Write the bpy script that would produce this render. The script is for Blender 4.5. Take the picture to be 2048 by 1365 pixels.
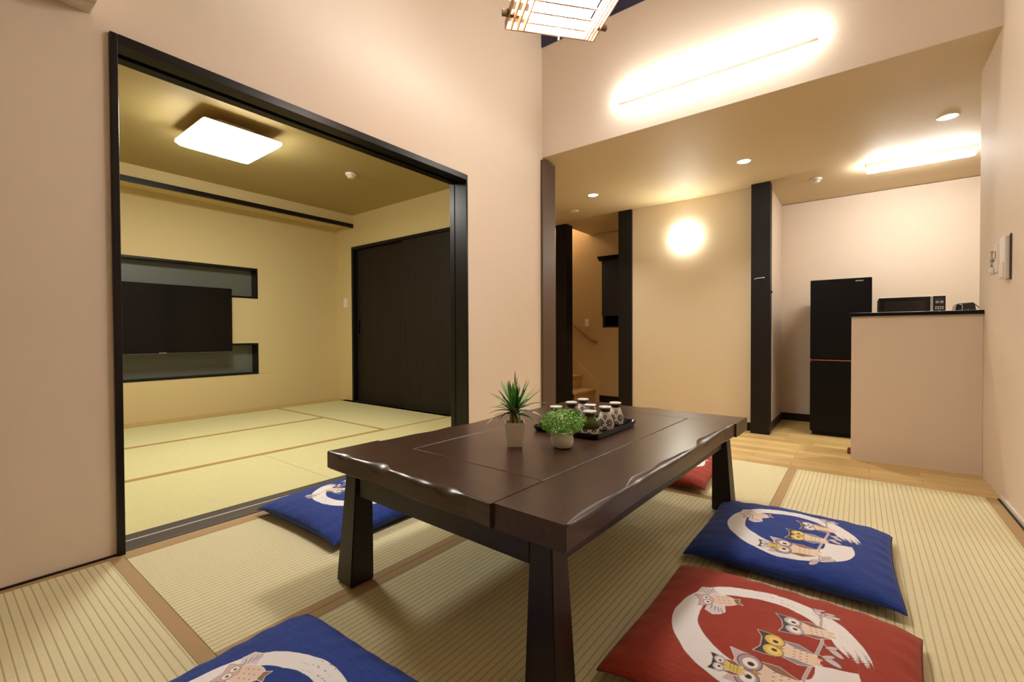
import bpy, bmesh, math, random
import numpy as np
from mathutils import Vector, Matrix, noise
for o in list(bpy.data.objects): bpy.data.objects.remove(o)
S = bpy.context.scene
COL = S.collection
R = math.radians
rnd = random.Random(7)

# ---------------------------------------------------------------- camera
cam_d = bpy.data.cameras.new('camera'); cam = bpy.data.objects.new('camera', cam_d); COL.objects.link(cam)
cam_d.sensor_fit = 'HORIZONTAL'; cam_d.sensor_width = 36.0; cam_d.lens = 907.77 / 2048 * 36.0
cam_d.clip_start = 0.02
YAW, PITCH, ROLL = R(37.4287), R(0.8092), R(0.2136)
Fw = Vector((-math.sin(YAW)*math.cos(PITCH), math.cos(YAW)*math.cos(PITCH), -math.sin(PITCH)))
R0 = Vector((math.cos(YAW), math.sin(YAW), 0)); D0 = Fw.cross(R0)
Rv = math.cos(ROLL)*R0 + math.sin(ROLL)*D0; Dv = -math.sin(ROLL)*R0 + math.cos(ROLL)*D0
mw = Matrix((Rv, -Dv, -Fw)).transposed().to_4x4(); mw.translation = Vector((2.19715, 0, 0.82))
cam.matrix_world = mw
S.camera = cam

# ---------------------------------------------------------------- world, exposure
W_ = bpy.data.worlds.new('night'); S.world = W_; W_.use_nodes = True
W_.node_tree.nodes['Background'].inputs[0].default_value = (0.012, 0.016, 0.03, 1)
W_.node_tree.nodes['Background'].inputs[1].default_value = 1.0
S.view_settings.view_transform = 'Standard'; S.view_settings.look = 'None'
S.view_settings.gamma = 1.0; S.view_settings.use_curve_mapping = False
S.view_settings.exposure = 0.80

# lamp powers (surface radiance of each lamp's diffuser)
P_PENDANT, P_BRACKET, P_LEFT, P_TUBE, P_DOWN, P_WALL, P_STAIR = 55.0, 25.0, 28.5, 52.0, 26.0, 27.0, 100.0
C_PENDANT, C_BRACKET, C_LEFT = (1.0, .98, .98), (1.0, .98, .93), (1.0, .98, .90)
C_TUBE, C_DOWN, C_WALL, C_STAIR = (1.0, .97, .93), (1.0, .95, .84), (1.0, .96, .84), (1.0, .90, .72)

# ---------------------------------------------------------------- materials
def lin(c):
    r = []
    for v in c:
        v /= 255.0
        r.append(v/12.92 if v <= .04045 else ((v+.055)/1.055)**2.4)
    return tuple(r)
def rgba(c): return lin(c) + (1.0,)
def mat(name, c, rough=.6, metal=0.0, spec=.5, coat=0.0):
    m = bpy.data.materials.new(name); m.use_nodes = True
    b = m.node_tree.nodes['Principled BSDF']
    b.inputs['Base Color'].default_value = rgba(c); b.inputs['Roughness'].default_value = rough
    b.inputs['Metallic'].default_value = metal; b.inputs['Specular IOR Level'].default_value = spec
    b.inputs['Coat Weight'].default_value = coat
    return m
def nodes(m): return m.node_tree.nodes, m.node_tree.links, m.node_tree.nodes['Principled BSDF']
def add_noise_bump(m, scale, dist, strength=.3, stretch=(1, 1, 1), detail=4):
    N, L, b = nodes(m)
    tc = N.new('ShaderNodeTexCoord'); mp = N.new('ShaderNodeMapping'); mp.inputs['Scale'].default_value = stretch
    n = N.new('ShaderNodeTexNoise'); n.inputs['Scale'].default_value = scale; n.inputs['Detail'].default_value = detail
    bp = N.new('ShaderNodeBump'); bp.inputs['Strength'].default_value = strength; bp.inputs['Distance'].default_value = dist
    L.new(tc.outputs['Object'], mp.inputs['Vector']); L.new(mp.outputs[0], n.inputs['Vector'])
    L.new(n.outputs['Fac'], bp.inputs['Height']); L.new(bp.outputs[0], b.inputs['Normal'])
    return n
def wood(name, c0, c1, rough, stretch, scale=9, bump=.12, coat=0.0, spec=.5):
    m = mat(name, c0, rough, coat=coat, spec=spec); N, L, b = nodes(m)
    tc = N.new('ShaderNodeTexCoord'); mp = N.new('ShaderNodeMapping'); mp.inputs['Scale'].default_value = stretch
    n = N.new('ShaderNodeTexNoise'); n.inputs['Scale'].default_value = scale; n.inputs['Detail'].default_value = 6
    n.inputs['Distortion'].default_value = .6
    cr = N.new('ShaderNodeValToRGB'); cr.color_ramp.elements[0].position = .3; cr.color_ramp.elements[1].position = .7
    cr.color_ramp.elements[0].color = rgba(c0); cr.color_ramp.elements[1].color = rgba(c1)
    bp = N.new('ShaderNodeBump'); bp.inputs['Strength'].default_value = bump; bp.inputs['Distance'].default_value = .002
    L.new(tc.outputs['Object'], mp.inputs['Vector']); L.new(mp.outputs[0], n.inputs['Vector'])
    L.new(n.outputs['Fac'], cr.inputs[0]); L.new(cr.outputs[0], b.inputs['Base Color'])
    L.new(n.outputs['Fac'], bp.inputs['Height']); L.new(bp.outputs[0], b.inputs['Normal'])
    return m
def emit(name, col, strength):
    m = bpy.data.materials.new(name); m.use_nodes = True
    N = m.node_tree.nodes; N.clear()
    e = N.new('ShaderNodeEmission'); e.inputs[0].default_value = col + (1.0,); e.inputs[1].default_value = strength
    o = N.new('ShaderNodeOutputMaterial'); m.node_tree.links.new(e.outputs[0], o.inputs[0])
    return m
def wallpaper(name, c):
    m = mat(name, c, .62, spec=.35); add_noise_bump(m, 320, .0006, .25, detail=2); return m

M = {}
M['wall'] = wallpaper('peach_wallpaper', (226, 209, 189))
M['wall_left_room'] = wallpaper('straw_wallpaper', (216, 196, 144))
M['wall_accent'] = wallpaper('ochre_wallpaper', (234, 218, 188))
M['wall_stairs'] = wallpaper('dimmed_ochre_wallpaper', (196, 164, 112))  # wallpaper tone darkened to stand in for the dim light by the stairs
M['ceil_left'] = wallpaper('olive_ceiling_paper', (176, 155, 102))
M['ceil'] = wallpaper('cream_ceiling_paper', (216, 196, 158))
M['dark'] = wood('black_brown_trim', (17, 13, 11), (23, 18, 15), .34, (30, 30, 1.2), 3, .05, spec=.28)
M['dark_h'] = wood('black_brown_trim_level', (17, 13, 11), (23, 18, 15), .34, (30, 1.2, 30), 3, .05, spec=.28)
M['post'] = wood('dark_post', (20, 17, 16), (26, 22, 20), .45, (30, 30, 1.2), 3, .06, spec=.3)
M['post_brown'] = wood('brown_post', (86, 66, 54), (96, 74, 60), .5, (30, 30, 1.2), 3, .06)
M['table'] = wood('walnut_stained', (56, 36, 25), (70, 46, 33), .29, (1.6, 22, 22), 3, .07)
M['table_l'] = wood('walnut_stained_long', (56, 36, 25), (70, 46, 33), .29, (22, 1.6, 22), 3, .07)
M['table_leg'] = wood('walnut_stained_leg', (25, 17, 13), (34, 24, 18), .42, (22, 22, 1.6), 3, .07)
M['closet'] = wood('charcoal_grain', (27, 22, 15), (44, 36, 25), .6, (34, 34, 1.0), 3, .15, spec=.25)
M['heri'] = mat('brown_edging', (176, 146, 102), .8); add_noise_bump(M['heri'], 600, .0005, .3)
M['heri_left'] = mat('tan_edging', (178, 140, 84), .8)
M['black'] = mat('black_gloss', (9, 9, 10), .16)
M['black_satin'] = mat('black_satin', (6, 6, 7), .34, spec=.22)
M['black_matt'] = mat('black_matt', (16, 15, 15), .6)
M['white'] = mat('white_plastic', (236, 230, 222), .4)
M['white_warm'] = mat('ivory_plastic', (228, 218, 200), .4)
M['chrome'] = mat('brushed_steel', (200, 198, 194), .3, 1.0)
M['red_trim'] = mat('dull_red', (120, 52, 40), .4)
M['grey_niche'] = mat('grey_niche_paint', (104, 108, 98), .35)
M['screen'] = mat('tv_screen', (4, 4, 5), .14, spec=.3)
M['aircon'] = mat('beige_white_plastic', (216, 204, 186), .5)
M['glass_dark'] = mat('night_glass', (38, 42, 78), .2)
M['blind'] = mat('charcoal_fabric', (44, 46, 48), .8)
M['stair'] = wood('pale_stair_wood', (196, 152, 92), (210, 168, 108), .45, (22, 1.6, 22), 3, .05)
M['lamp_wood'] = wood('lantern_wood', (206, 158, 122), (222, 176, 140), .5, (14, 14, 14), 3, .05)
M['lamp_dark'] = mat('lantern_bar', (92, 78, 66), .5)
M['porcelain'] = mat('white_porcelain', (236, 230, 222), .22)
M['jar_brown'] = mat('jar_collar', (70, 50, 34), .4)
M['tea'] = mat('green_tea_glass', (70, 80, 30), .18); add_noise_bump(M['tea'], 260, .0008, .5)
M['stem'] = mat('bamboo_stem', (150, 124, 48), .45)
M['pot'] = mat('white_pot', (232, 224, 212), .35)
M['soil'] = mat('soil', (58, 46, 32), .9)
M['leaf_mid'] = mat('leaf_mid_green', (98, 164, 70), .42)
M['leaf_dark'] = mat('leaf_dark_green', (40, 84, 42), .42)
M['leaf_pale'] = mat('leaf_pale_tip', (222, 226, 180), .45)
M['bush'] = mat('bush_green', (132, 196, 56), .5)
M['bush2'] = mat('bush_dark_green', (86, 152, 44), .5)
def glass(name, c, rough=.03):
    m = mat(name, c, rough); N, L, b = nodes(m); b.inputs['Transmission Weight'].default_value = 1.0
    b.inputs['IOR'].default_value = 1.45; return m
M['glass'] = glass('clear_glass', (226, 232, 240))

def plank_floor():
    m = mat('ash_planks', (214, 184, 122), .38); N, L, b = nodes(m)
    tc = N.new('ShaderNodeTexCoord'); br = N.new('ShaderNodeTexBrick')
    br.inputs['Scale'].default_value = 1.0; br.inputs['Brick Width'].default_value = .62; br.inputs['Row Height'].default_value = .094
    br.inputs['Mortar Size'].default_value = .0012; br.offset = .37; br.inputs['Bias'].default_value = 0
    br.inputs['Color1'].default_value = rgba((224, 196, 134)); br.inputs['Color2'].default_value = rgba((196, 160, 98))
    br.inputs['Mortar'].default_value = rgba((150, 116, 66))
    mp = N.new('ShaderNodeMapping'); mp.inputs['Scale'].default_value = (1.5, 26, 26)
    n = N.new('ShaderNodeTexNoise'); n.inputs['Scale'].default_value = 4; n.inputs['Detail'].default_value = 5
    mx = N.new('ShaderNodeMixRGB'); mx.blend_type = 'MULTIPLY'; mx.inputs[0].default_value = .45
    cr = N.new('ShaderNodeValToRGB'); cr.color_ramp.elements[0].color = (.55, .5, .42, 1); cr.color_ramp.elements[1].color = (1, 1, 1, 1)
    cr.color_ramp.elements[0].position = .3; cr.color_ramp.elements[1].position = .62
    L.new(tc.outputs['Object'], br.inputs['Vector']); L.new(tc.outputs['Object'], mp.inputs['Vector'])
    L.new(mp.outputs[0], n.inputs['Vector']); L.new(n.outputs['Fac'], cr.inputs[0])
    L.new(br.outputs['Color'], mx.inputs[1]); L.new(cr.outputs[0], mx.inputs[2]); L.new(mx.outputs[0], b.inputs['Base Color'])
    return m
M['planks'] = plank_floor()

def tatami(name, c, groove, pitch, depth):
    # ridges run along the mat's own length (local y): dark woven groove lines every `pitch` metres
    m = mat(name, c, .72, spec=.3); N, L, b = nodes(m)
    tc = N.new('ShaderNodeTexCoord'); sp = N.new('ShaderNodeSeparateXYZ'); L.new(tc.outputs['Object'], sp.inputs[0])
    def mth(op, a, v=None, w=None):
        n = N.new('ShaderNodeMath'); n.operation = op
        if isinstance(a, (int, float)): n.inputs[0].default_value = a
        else: L.new(a, n.inputs[0])
        if v is not None:
            if isinstance(v, (int, float)): n.inputs[1].default_value = v
            else: L.new(v, n.inputs[1])
        return n.outputs[0]
    fr = mth('FRACT', mth('ADD', mth('DIVIDE', sp.outputs[0], pitch), 1000.0))
    tri = mth('ABSOLUTE', mth('SUBTRACT', fr, .5))               # 0 in the ridge centre .. .5 at groove
    mr = N.new('ShaderNodeMapRange'); mr.interpolation_type = 'SMOOTHSTEP'
    mr.inputs[1].default_value = .34; mr.inputs[2].default_value = .49; L.new(tri, mr.inputs[0])
    mp = N.new('ShaderNodeMapping'); mp.inputs['Scale'].default_value = (6, 300, 1)
    n = N.new('ShaderNodeTexNoise'); n.inputs['Scale'].default_value = 2.2; n.inputs['Detail'].default_value = 3
    L.new(tc.outputs['Object'], mp.inputs['Vector']); L.new(mp.outputs[0], n.inputs['Vector'])
    mx = N.new('ShaderNodeMixRGB'); mx.inputs[1].default_value = rgba(c); mx.inputs[2].default_value = rgba(groove)
    g = mth('MULTIPLY', mr.outputs[0], depth); L.new(g, mx.inputs[0])
    m2 = N.new('ShaderNodeMixRGB'); m2.blend_type = 'MULTIPLY'; m2.inputs[0].default_value = .3
    L.new(mx.outputs[0], m2.inputs[1]); L.new(n.outputs['Color'], m2.inputs[2])
    hs = N.new('ShaderNodeHueSaturation'); hs.inputs['Saturation'].default_value = 1.0; hs.inputs['Value'].default_value = 1.14
    L.new(m2.outputs[0], hs.inputs['Color'])
    m2.inputs[2].default_value = (1, 1, 1, 1)
    rgb2bw = N.new('ShaderNodeRGBToBW'); L.new(n.outputs['Color'], rgb2bw.inputs[0]); L.new(rgb2bw.outputs[0], m2.inputs[2])
    L.new(hs.outputs[0], b.inputs['Base Color'])
    bp = N.new('ShaderNodeBump'); bp.inputs['Strength'].default_value = .5; bp.inputs['Distance'].default_value = .0016
    inv = mth('SUBTRACT', 1.0, mr.outputs[0]); L.new(inv, bp.inputs['Height']); L.new(bp.outputs[0], b.inputs['Normal'])
    return m
M['tatami'] = tatami('rush_weave', (226, 216, 172), (136, 117, 76), .0195, .46)
M['tatami_left'] = tatami('fine_green_rush_weave', (220, 212, 156), (186, 174, 108), .0150, .25)

# ---------------------------------------------------------------- mesh helpers
WM = {}
def bm_(): return bmesh.new()
def bx(bm, lo, hi, bev=0.0, rot=None, pivot=None):
    lo = Vector(lo); hi = Vector(hi); c = (lo+hi)/2; d = hi-lo
    t = bmesh.ops.create_cube(bm, size=1.0, matrix=Matrix.Translation(c) @ Matrix.Diagonal((d.x, d.y, d.z, 1)))
    vs = t['verts']
    if bev > 0:
        es = list({e for v in vs for e in v.link_edges})
        r = bmesh.ops.bevel(bm, geom=es, offset=bev, segments=2, affect='EDGES', profile=.5)
        vs = list({v for f in r['faces'] for v in f.verts} | {v for v in vs if v.is_valid})
    if rot is not None:
        vs = list({v for v in vs if v.is_valid})
        bmesh.ops.transform(bm, matrix=Matrix.Translation(pivot or c) @ rot.to_4x4() @ Matrix.Translation(-Vector(pivot or c)), verts=vs)
    return vs
def lathe(bm, prof, n=24, c=(0, 0, 0), closed=True):
    rings = []
    for r, z in prof:
        rings.append([bm.verts.new((c[0]+r*math.cos(2*math.pi*i/n), c[1]+r*math.sin(2*math.pi*i/n), c[2]+z)) for i in range(n)])
    for a, b in zip(rings, rings[1:]):
        for i in range(n):
            f = bm.faces.new((a[i], a[(i+1) % n], b[(i+1) % n], b[i])); f.smooth = True
    if closed:
        bm.faces.new(list(reversed(rings[0]))); bm.faces.new(rings[-1])
    return [v for r in rings for v in r]
def tube(bm, pts, r, n=8, caps=True):
    pts = [Vector(p) for p in pts]; rings = []
    up = Vector((0, 0, 1))
    for i, p in enumerate(pts):
        t = (pts[min(i+1, len(pts)-1)] - pts[max(i-1, 0)]).normalized()
        a = t.cross(up)
        if a.length < 1e-3: a = t.cross(Vector((1, 0, 0)))
        a.normalize(); b = t.cross(a)
        rr = r[i] if isinstance(r, (list, tuple)) else r
        rings.append([bm.verts.new(p + rr*(math.cos(2*math.pi*k/n)*a + math.sin(2*math.pi*k/n)*b)) for k in range(n)])
    for a, b in zip(rings, rings[1:]):
        for k in range(n):
            f = bm.faces.new((a[k], a[(k+1) % n], b[(k+1) % n], b[k])); f.smooth = True
    if caps:
        bm.faces.new(rings[0]); bm.faces.new(list(reversed(rings[-1])))
def prism(bm, poly, axis, a, b):
    # poly: 2D points in the other two axes (cyclic order), extruded along axis from a to b
    def P(p, t):
        return {'X': (t, p[0], p[1]), 'Y': (p[0], t, p[1]), 'Z': (p[0], p[1], t)}[axis]
    A = [bm.verts.new(P(p, a)) for p in poly]; B = [bm.verts.new(P(p, b)) for p in poly]
    n = len(poly)
    for i in range(n): bm.faces.new((A[i], A[(i+1) % n], B[(i+1) % n], B[i]))
    bm.faces.new(A); bm.faces.new(B)
def hexa(bm, q):
    # eight corners: bottom four then top four, same cyclic order
    v = [bm.verts.new(p) for p in q]
    for f in ((0, 1, 2, 3), (4, 5, 6, 7), (0, 1, 5, 4), (1, 2, 6, 5), (2, 3, 7, 6), (3, 0, 4, 7)):
        bm.faces.new([v[i] for i in f])
    return v
def obj(name, bm, m, parent=None, local=False, norm=True):
    if norm: bmesh.ops.recalc_face_normals(bm, faces=bm.faces)
    if parent is not None and not local: bm.transform(WM[parent.name].inverted())
    me = bpy.data.meshes.new(name); bm.to_mesh(me); bm.free()
    for x in (m if isinstance(m, (list, tuple)) else [m]): me.materials.append(x)
    o = bpy.data.objects.new(name, me); COL.objects.link(o)
    if parent is not None: o.parent = parent; WM[o.name] = WM[parent.name]
    else: WM[o.name] = Matrix.Identity(4)
    return o
def box(name, lo, hi, m, parent=None, bev=0.0):
    b = bm_(); bx(b, lo, hi, bev); return obj(name, b, m, parent)
def tag(o, label, cat, group=None, kind=None):
    o['label'] = label; o['category'] = cat
    if group: o['group'] = group
    if kind: o['kind'] = kind
    return o
def thing(name, label, cat, loc=(0, 0, 0), rz=0.0, group=None):
    o = bpy.data.objects.new(name, None); COL.objects.link(o); o.empty_display_size = .05
    o.location = loc; o.rotation_euler = (0, 0, rz)
    WM[o.name] = Matrix.Translation(loc) @ Matrix.Rotation(rz, 4, 'Z')
    return tag(o, label, cat, group)
def struct(name, boxes, m, label, parent=None, bev=0.0):
    b = bm_()
    for lo, hi in boxes: bx(b, lo, hi, bev)
    o = obj(name, b, m, parent)
    if parent is None: o['kind'] = 'structure'; o['label'] = label; o['category'] = name.split('_')[0]
    return o
def dup(root, loc, rz=0.0, label=None, group=None, dx=None):
    r = root.copy(); COL.objects.link(r); r.location = loc; r.rotation_euler = (0, 0, rz)
    if label: r['label'] = label
    if group: r['group'] = group
    for ch in list(root.children):
        c = ch.copy(); COL.objects.link(c); c.parent = r
        for g in list(ch.children):
            d = g.copy(); COL.objects.link(d); d.parent = c
    return r

# ---------------------------------------------------------------- the shell
ZC, ZK, ZL, ZT = 2.355, -0.21, 2.31, 4.0          # kitchen ceiling, kitchen floor, left-room ceiling, tall ceiling
XR = 2.76
struct('floor', [((-3.7, -2.52, -.32), (XR+.12, 3.215, -.03))], M['black_matt'], 'sub-floor under the straw mats')
struct('floor', [((-3.3, 3.22, -.32), (4.4, 3.95, 0.0))], M['planks'], 'pale plank platform between the mats and the kitchen')
struct('floor', [((-3.3, 3.951, -.32), (4.4, 6.42, ZK))], M['planks'], 'pale plank kitchen floor one step down')
struct('wall_left', [((-.13, -2.52, 0), (0, .438, ZT)), ((-.13, .438, 1.938), (0, 2.348, ZT)), ((-.13, 2.348, 0), (0, 3.285, 2.3299)), ((-.13, 2.348, 2.33), (0, 3.322, ZT))],
       M['wall'], 'tall peach wall with the wide doorway on the left')
struct('wall_right', [((XR, -2.52, 0), (XR+.12, 3.82, ZT))], M['wall'], 'peach wall along the right side of the mats')
struct('wall_front', [((.0, -2.52, 0), (XR, -2.4, ZT))], M['wall'], 'peach wall behind the viewer')
struct('wall_upper', [((0, 3.31, ZC), (XR, 3.322, 3.30)), ((0, 3.31, 3.62), (XR, 3.322, ZT))], M['wall'], 'peach wall above the kitchen opening with the long light')
struct('ceiling', [((-.13, -2.52, ZT), (XR+.12, 3.43, ZT+.1))], M['wall'], 'high ceiling over the mats')
# kitchen and hall ceiling (with the stairwell hole at the far left)
struct('ceiling', [((-.13, 3.3225, ZC), (XR, 3.8205, ZC+.12)), ((-1.12, 3.821, ZC), (4.4, 6.42, ZC+.12)), ((-1.12, 3.431, ZC), (-.1305, 3.8205, ZC+.12)), ((-3.3, 3.431, ZC), (-1.121, 5.65, ZC+.12))],
       M['ceil'], 'low cream ceiling over the kitchen and hall')
struct('wall_back', [((1.2, 6.30, ZK), (4.4, 6.42, 2.35))], M['wall'], 'far cream wall of the kitchen')
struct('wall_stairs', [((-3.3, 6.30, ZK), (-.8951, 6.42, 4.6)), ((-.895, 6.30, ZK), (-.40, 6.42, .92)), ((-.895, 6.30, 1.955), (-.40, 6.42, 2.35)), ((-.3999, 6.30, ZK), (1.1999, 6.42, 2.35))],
       M['wall_stairs'], 'ochre wall along the stairs, darkened to suggest dim light, with the dark window')
struct('wall_stairs', [((-3.42, 4.18, ZK), (-3.3, 6.42, 4.6)), ((-3.3, 5.53, ZC+.121), (-1.12, 5.65, 4.6)), ((-1.12, 5.53, ZC+.121), (-1.0, 6.299, 4.6))],
       M['wall'], 'walls around the stairwell')
struct('ceiling', [((-3.42, 5.53, 4.6), (-1.0, 6.42, 4.7))], M['wall'], 'ceiling over the stairwell')
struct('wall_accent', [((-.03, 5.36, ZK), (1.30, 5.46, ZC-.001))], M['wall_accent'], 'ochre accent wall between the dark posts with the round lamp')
struct('wall_kitchen_left', [((1.33, 5.345, ZK), (1.452, 6.299, ZC-.001))], M['wall'], 'short cream wall beside the fridge')
struct('wall_kitchen_right', [((4.28, 3.83, ZK), (4.4, 6.299, ZC-.001)), ((XR+.121, 3.70, ZK), (4.4, 3.82, ZC-.001))], M['wall'], 'right side of the kitchen')
# left room
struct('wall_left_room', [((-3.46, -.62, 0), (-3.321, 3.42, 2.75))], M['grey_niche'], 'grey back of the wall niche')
struct('wall_television', [((-3.32, -.5, 0), (-3.20, 3.30, .388)), ((-3.32, -.5, .735), (-3.20, 2.07, 1.235)), ((-3.32, 2.07, .735), (-3.20, 2.3305, 1.235)),
                           ((-3.32, -.5, 1.573), (-3.20, 2.3305, 2.31)), ((-3.32, 2.331, .389), (-3.20, 3.30, 2.31))],
       M['wall_left_room'], 'straw wall of the side room with two long niches')
struct('wall_soffit', [((-3.199, -.5, 2.2), (-2.82, 3.30, 2.31))], M['wall_left_room'], 'dropped soffit above the television wall')
struct('ceiling', [((-3.46, -.62, ZL), (-.131, 3.42, ZL+.1))], M['ceil_left'], 'olive ceiling of the side room')
struct('wall_closet', [((-3.2, 3.30, 0), (-2.82, 3.42, ZL)), ((-2.82, 3.30, 1.915), (-.95, 3.42, ZL)), ((-.95, 3.30, 0), (-.131, 3.42, ZL)), ((-2.9, 4.0, -.0), (-.95, 4.1, ZL)), ((-1.0, 3.43, 0.0), (-.95, 3.999, ZL)), ((-2.9, 3.43, 0), (-2.85, 3.999, ZL))],
       M['wall_left_room'], 'straw wall of the side room around the closet doors')
struct('wall_side_room', [((-3.46, -.62, 0), (-.131, -.5, ZL))], M['wall_left_room'], 'near wall of the side room')
# counter half wall with its black slab
struct('wall_counter', [((2.156, 3.69, 0), (XR-.001, 3.82, .928))], M['wall'], 'waist-high peach half wall in front of the kitchen')
tag(box('counter_slab', (2.143, 3.668, .929), (XR-.001, 3.86, .951), M['black_satin'], None, .003), 'thin black slab capping the peach half wall', 'counter top')
box_ = struct('trim_1', [((2.136, 3.83, 0.0), (2.1555, 3.952, .020))], M['red_trim'], 'reddish end cap of the step nosing beside the half wall')

# dark posts and trims
struct('trim_2', [((0.0, 3.286, 0), (.022, 3.49, 2.33)), ((-.13, 3.286, 0), (-.0005, 3.49, 2.33))], M['post_brown'], 'brown post at the end of the left wall', bev=.002)
struct('trim_3', [((-1.21, 5.47, ZK), (-1.035, 5.64, ZC-.001))], M['post'], 'black post at the foot of the stairs', bev=.003)
struct('trim_4', [((-.205, 5.335, ZK), (-.032, 5.51, ZC-.001))], M['post'], 'dark post left of the ochre accent wall', bev=.003)
struct('trim_5', [((1.305, 5.225, ZK), (1.478, 5.344, ZC-.001))], M['post'], 'dark post between the accent wall and the fridge alcove', bev=.003)
struct('baseboard_kitchen', [((1.453, 6.283, ZK), (4.2, 6.299, ZK+.085)), ((1.453, 5.346, ZK), (1.466, 6.282, ZK+.085)), ((-.03, 5.345, ZK), (1.304, 5.359, ZK+.085))], M['dark'], 'black baseboard of the kitchen')
struct('baseboard_stairs', [((-.95, 6.283, ZK), (-.3, 6.299, ZK+.1))], M['dark'], 'black baseboard below the stair wall window')
struct('baseboard_left', [((0.0005, -2.39, -.004), (.007, .437, .007))], M['dark'], 'thin dark line at the foot of the left wall')
struct('baseboard_right', [((XR-.010, -2.39, 0.0005), (XR-.0005, 3.22, .022))], M['white_warm'], 'pale baseboard at the foot of the right wall')
struct('trim_6', [((XR-.018, -2.39, -.02), (XR-.0105, 3.22, .004))], M['black_matt'], 'dark gap along the right wall')
# beam of dark timber above the upper wall
struct('trim_7', [((0.001, 3.302, 3.3005), (XR-.001, 3.322, 3.6195))], M['glass_dark'], 'dark blue band high on the upper wall')
# wide doorway frame
dr = thing('door_1', 'wide dark frame of the open sliding doorway in the left wall', 'door', (0, .45, 0)); dr['kind'] = 'structure'
box('jamb', (-.145, .4385, 0), (.017, .461, 1.9375), M['dark'], dr, .002)
b = bm_(); bx(b, (-.145, 2.331, 0), (-.100, 2.3475, 1.9375), .002); bx(b, (-.094, 2.331, 0), (.017, 2.3475, 1.9375), .002); bx(b, (-.0999, 2.340, 0), (-.0941, 2.3475, 1.9375))
obj('jamb', b, M['dark'], dr)
b = bm_(); bx(b, (-.145, .4615, 1.900), (-.094, 2.3305, 1.9375), .002); bx(b, (-.093, .4615, 1.912), (-.058, 2.3305, 1.9375)); bx(b, (-.057, .4615, 1.899), (.018, 2.3305, 1.9375), .002)
obj('lintel', b, M['dark_h'], dr)
b = bm_(); bx(b, (-.185, .4615, -.03), (-.122, 2.3305, .004), .001); bx(b, (-.108, .4615, -.03), (-.012, 2.3305, .004), .001); bx(b, (-.1219, .4615, -.03), (-.1081, 2.3305, -.004))
obj('sill', b, mat('grey_brown_sill', (78, 70, 62), .4), dr)
box('track', (-.119, .4615, -.006), (-.111, 2.3305, .003), M['white_warm'], dr)
# soffit trim
struct('trim_8', [((-2.84, -.5, 2.155), (-2.805, 3.299, 2.1995))], M['dark_h'], 'dark rail under the soffit in the side room')
# niche frames on the television wall
for z0, z1, n in ((1.235, 1.573, 'trim_9'), (.388, .735, 'trim_10')):
    struct(n, [((-3.32, -.5, z1-.022), (-3.196, 2.331, z1)), ((-3.32, -.5, z0), (-3.196, 2.331, z0+.020)), ((-3.32, 2.316, z0+.0205), (-3.196, 2.331, z1-.0225))],
           M['dark_h'], 'dark lining of the %s niche in the television wall' % ('upper' if z0 > 1 else 'lower'))
# strip of board along the television wall
struct('trim_11', [((-3.20, -.5, -.03), (-3.0, 3.30, .001))], mat('pale_board', (196, 172, 104), .5), 'pale board along the foot of the television wall')

# ---------------------------------------------------------------- straw mats
def mat_(x0, y0, x1, y1, along, edges, label, m, hm, hw, group):
    cx, cy = (x0+x1)/2, (y0+y1)/2
    rz = 0.0 if along == 'Y' else R(90)
    w, l = (x1-x0, y1-y0) if along == 'Y' else (y1-y0, x1-x0)
    t = thing('tatami_mat', label, 'straw mat', (cx, cy, -.03), rz, group)
    g = .0012
    b = bm_(); bx(b, (-w/2+g, -l/2+g, 0), (w/2-g, l/2-g, .03), .0012); obj('woven_top', b, m, t, local=True)
    for e in edges:
        b = bm_()
        if e == '-': bx(b, (-w/2+g, -l/2+g, .0295), (-w/2+hw, l/2-g, .0312))
        else: bx(b, (w/2-hw, -l/2+g, .0295), (w/2-g, l/2-g, .0312))
        obj('cloth_border', b, hm, t, local=True)
    return t
TG, TL_ = M['tatami'], M['tatami_left']
G1, G2 = 'ridged straw mats of the table room', 'smooth straw mats of the side room'
mat_(.03, -2.38, .945, -.46, 'Y', '-+', 'ridged straw mat behind the viewer along the left wall', TG, M['heri'], .036, G1)
mat_(.945, -2.38, 1.86, -.46, 'Y', '-+', 'ridged straw mat in the middle behind the viewer', TG, M['heri'], .036, G1)
mat_(1.86, -2.38, 2.742, -.52, 'Y', '-+', 'ridged straw mat behind the viewer along the right wall', TG, M['heri'], .036, G1)
mat_(.03, -.46, 1.86, .452, 'X', '+', 'ridged straw mat in the near left corner, brown border by the doorway post', TG, M['heri'], .040, G1)
mat_(.03, .452, .916, 2.37, 'Y', '-+', 'ridged straw mat between the doorway sill and the low table', TG, M['heri'], .036, G1)
mat_(.916, .452, 1.86, 2.37, 'Y', '-+', 'ridged straw mat directly under the low table', TG, M['heri'], .036, G1)
mat_(.03, 2.37, 1.86, 3.22, 'X', '-', 'straw mat beyond the far end of the table, next to the planks', TG, M['heri'], .045, G1)
mat_(1.86, 1.36, 2.742, 3.22, 'Y', '-+', 'ridged straw mat by the right wall, reaching the plank floor', TG, M['heri'], .044, G1)
mat_(1.86, -.52, 2.742, 1.36, 'Y', '-+', 'ridged straw mat by the right wall, under the near red cushion', TG, M['heri'], .044, G1)
b = bm_(); bx(b, (-.0115, -2.39, -.03), (.03, 3.22, .0005)); struct_o = obj('trim_12', b, mat('tan_wood_strip', (178, 142, 92), .5)); struct_o['kind'] = 'structure'; struct_o['label'] = 'tan wood strip between the doorway sill and the mats'; struct_o['category'] = 'trim'
mat_(-1.075, -.48, -.19, 1.424, 'Y', '-', 'smooth yellow-green mat just inside the doorway on the near side', TL_, M['heri_left'], .026, G2)
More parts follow.
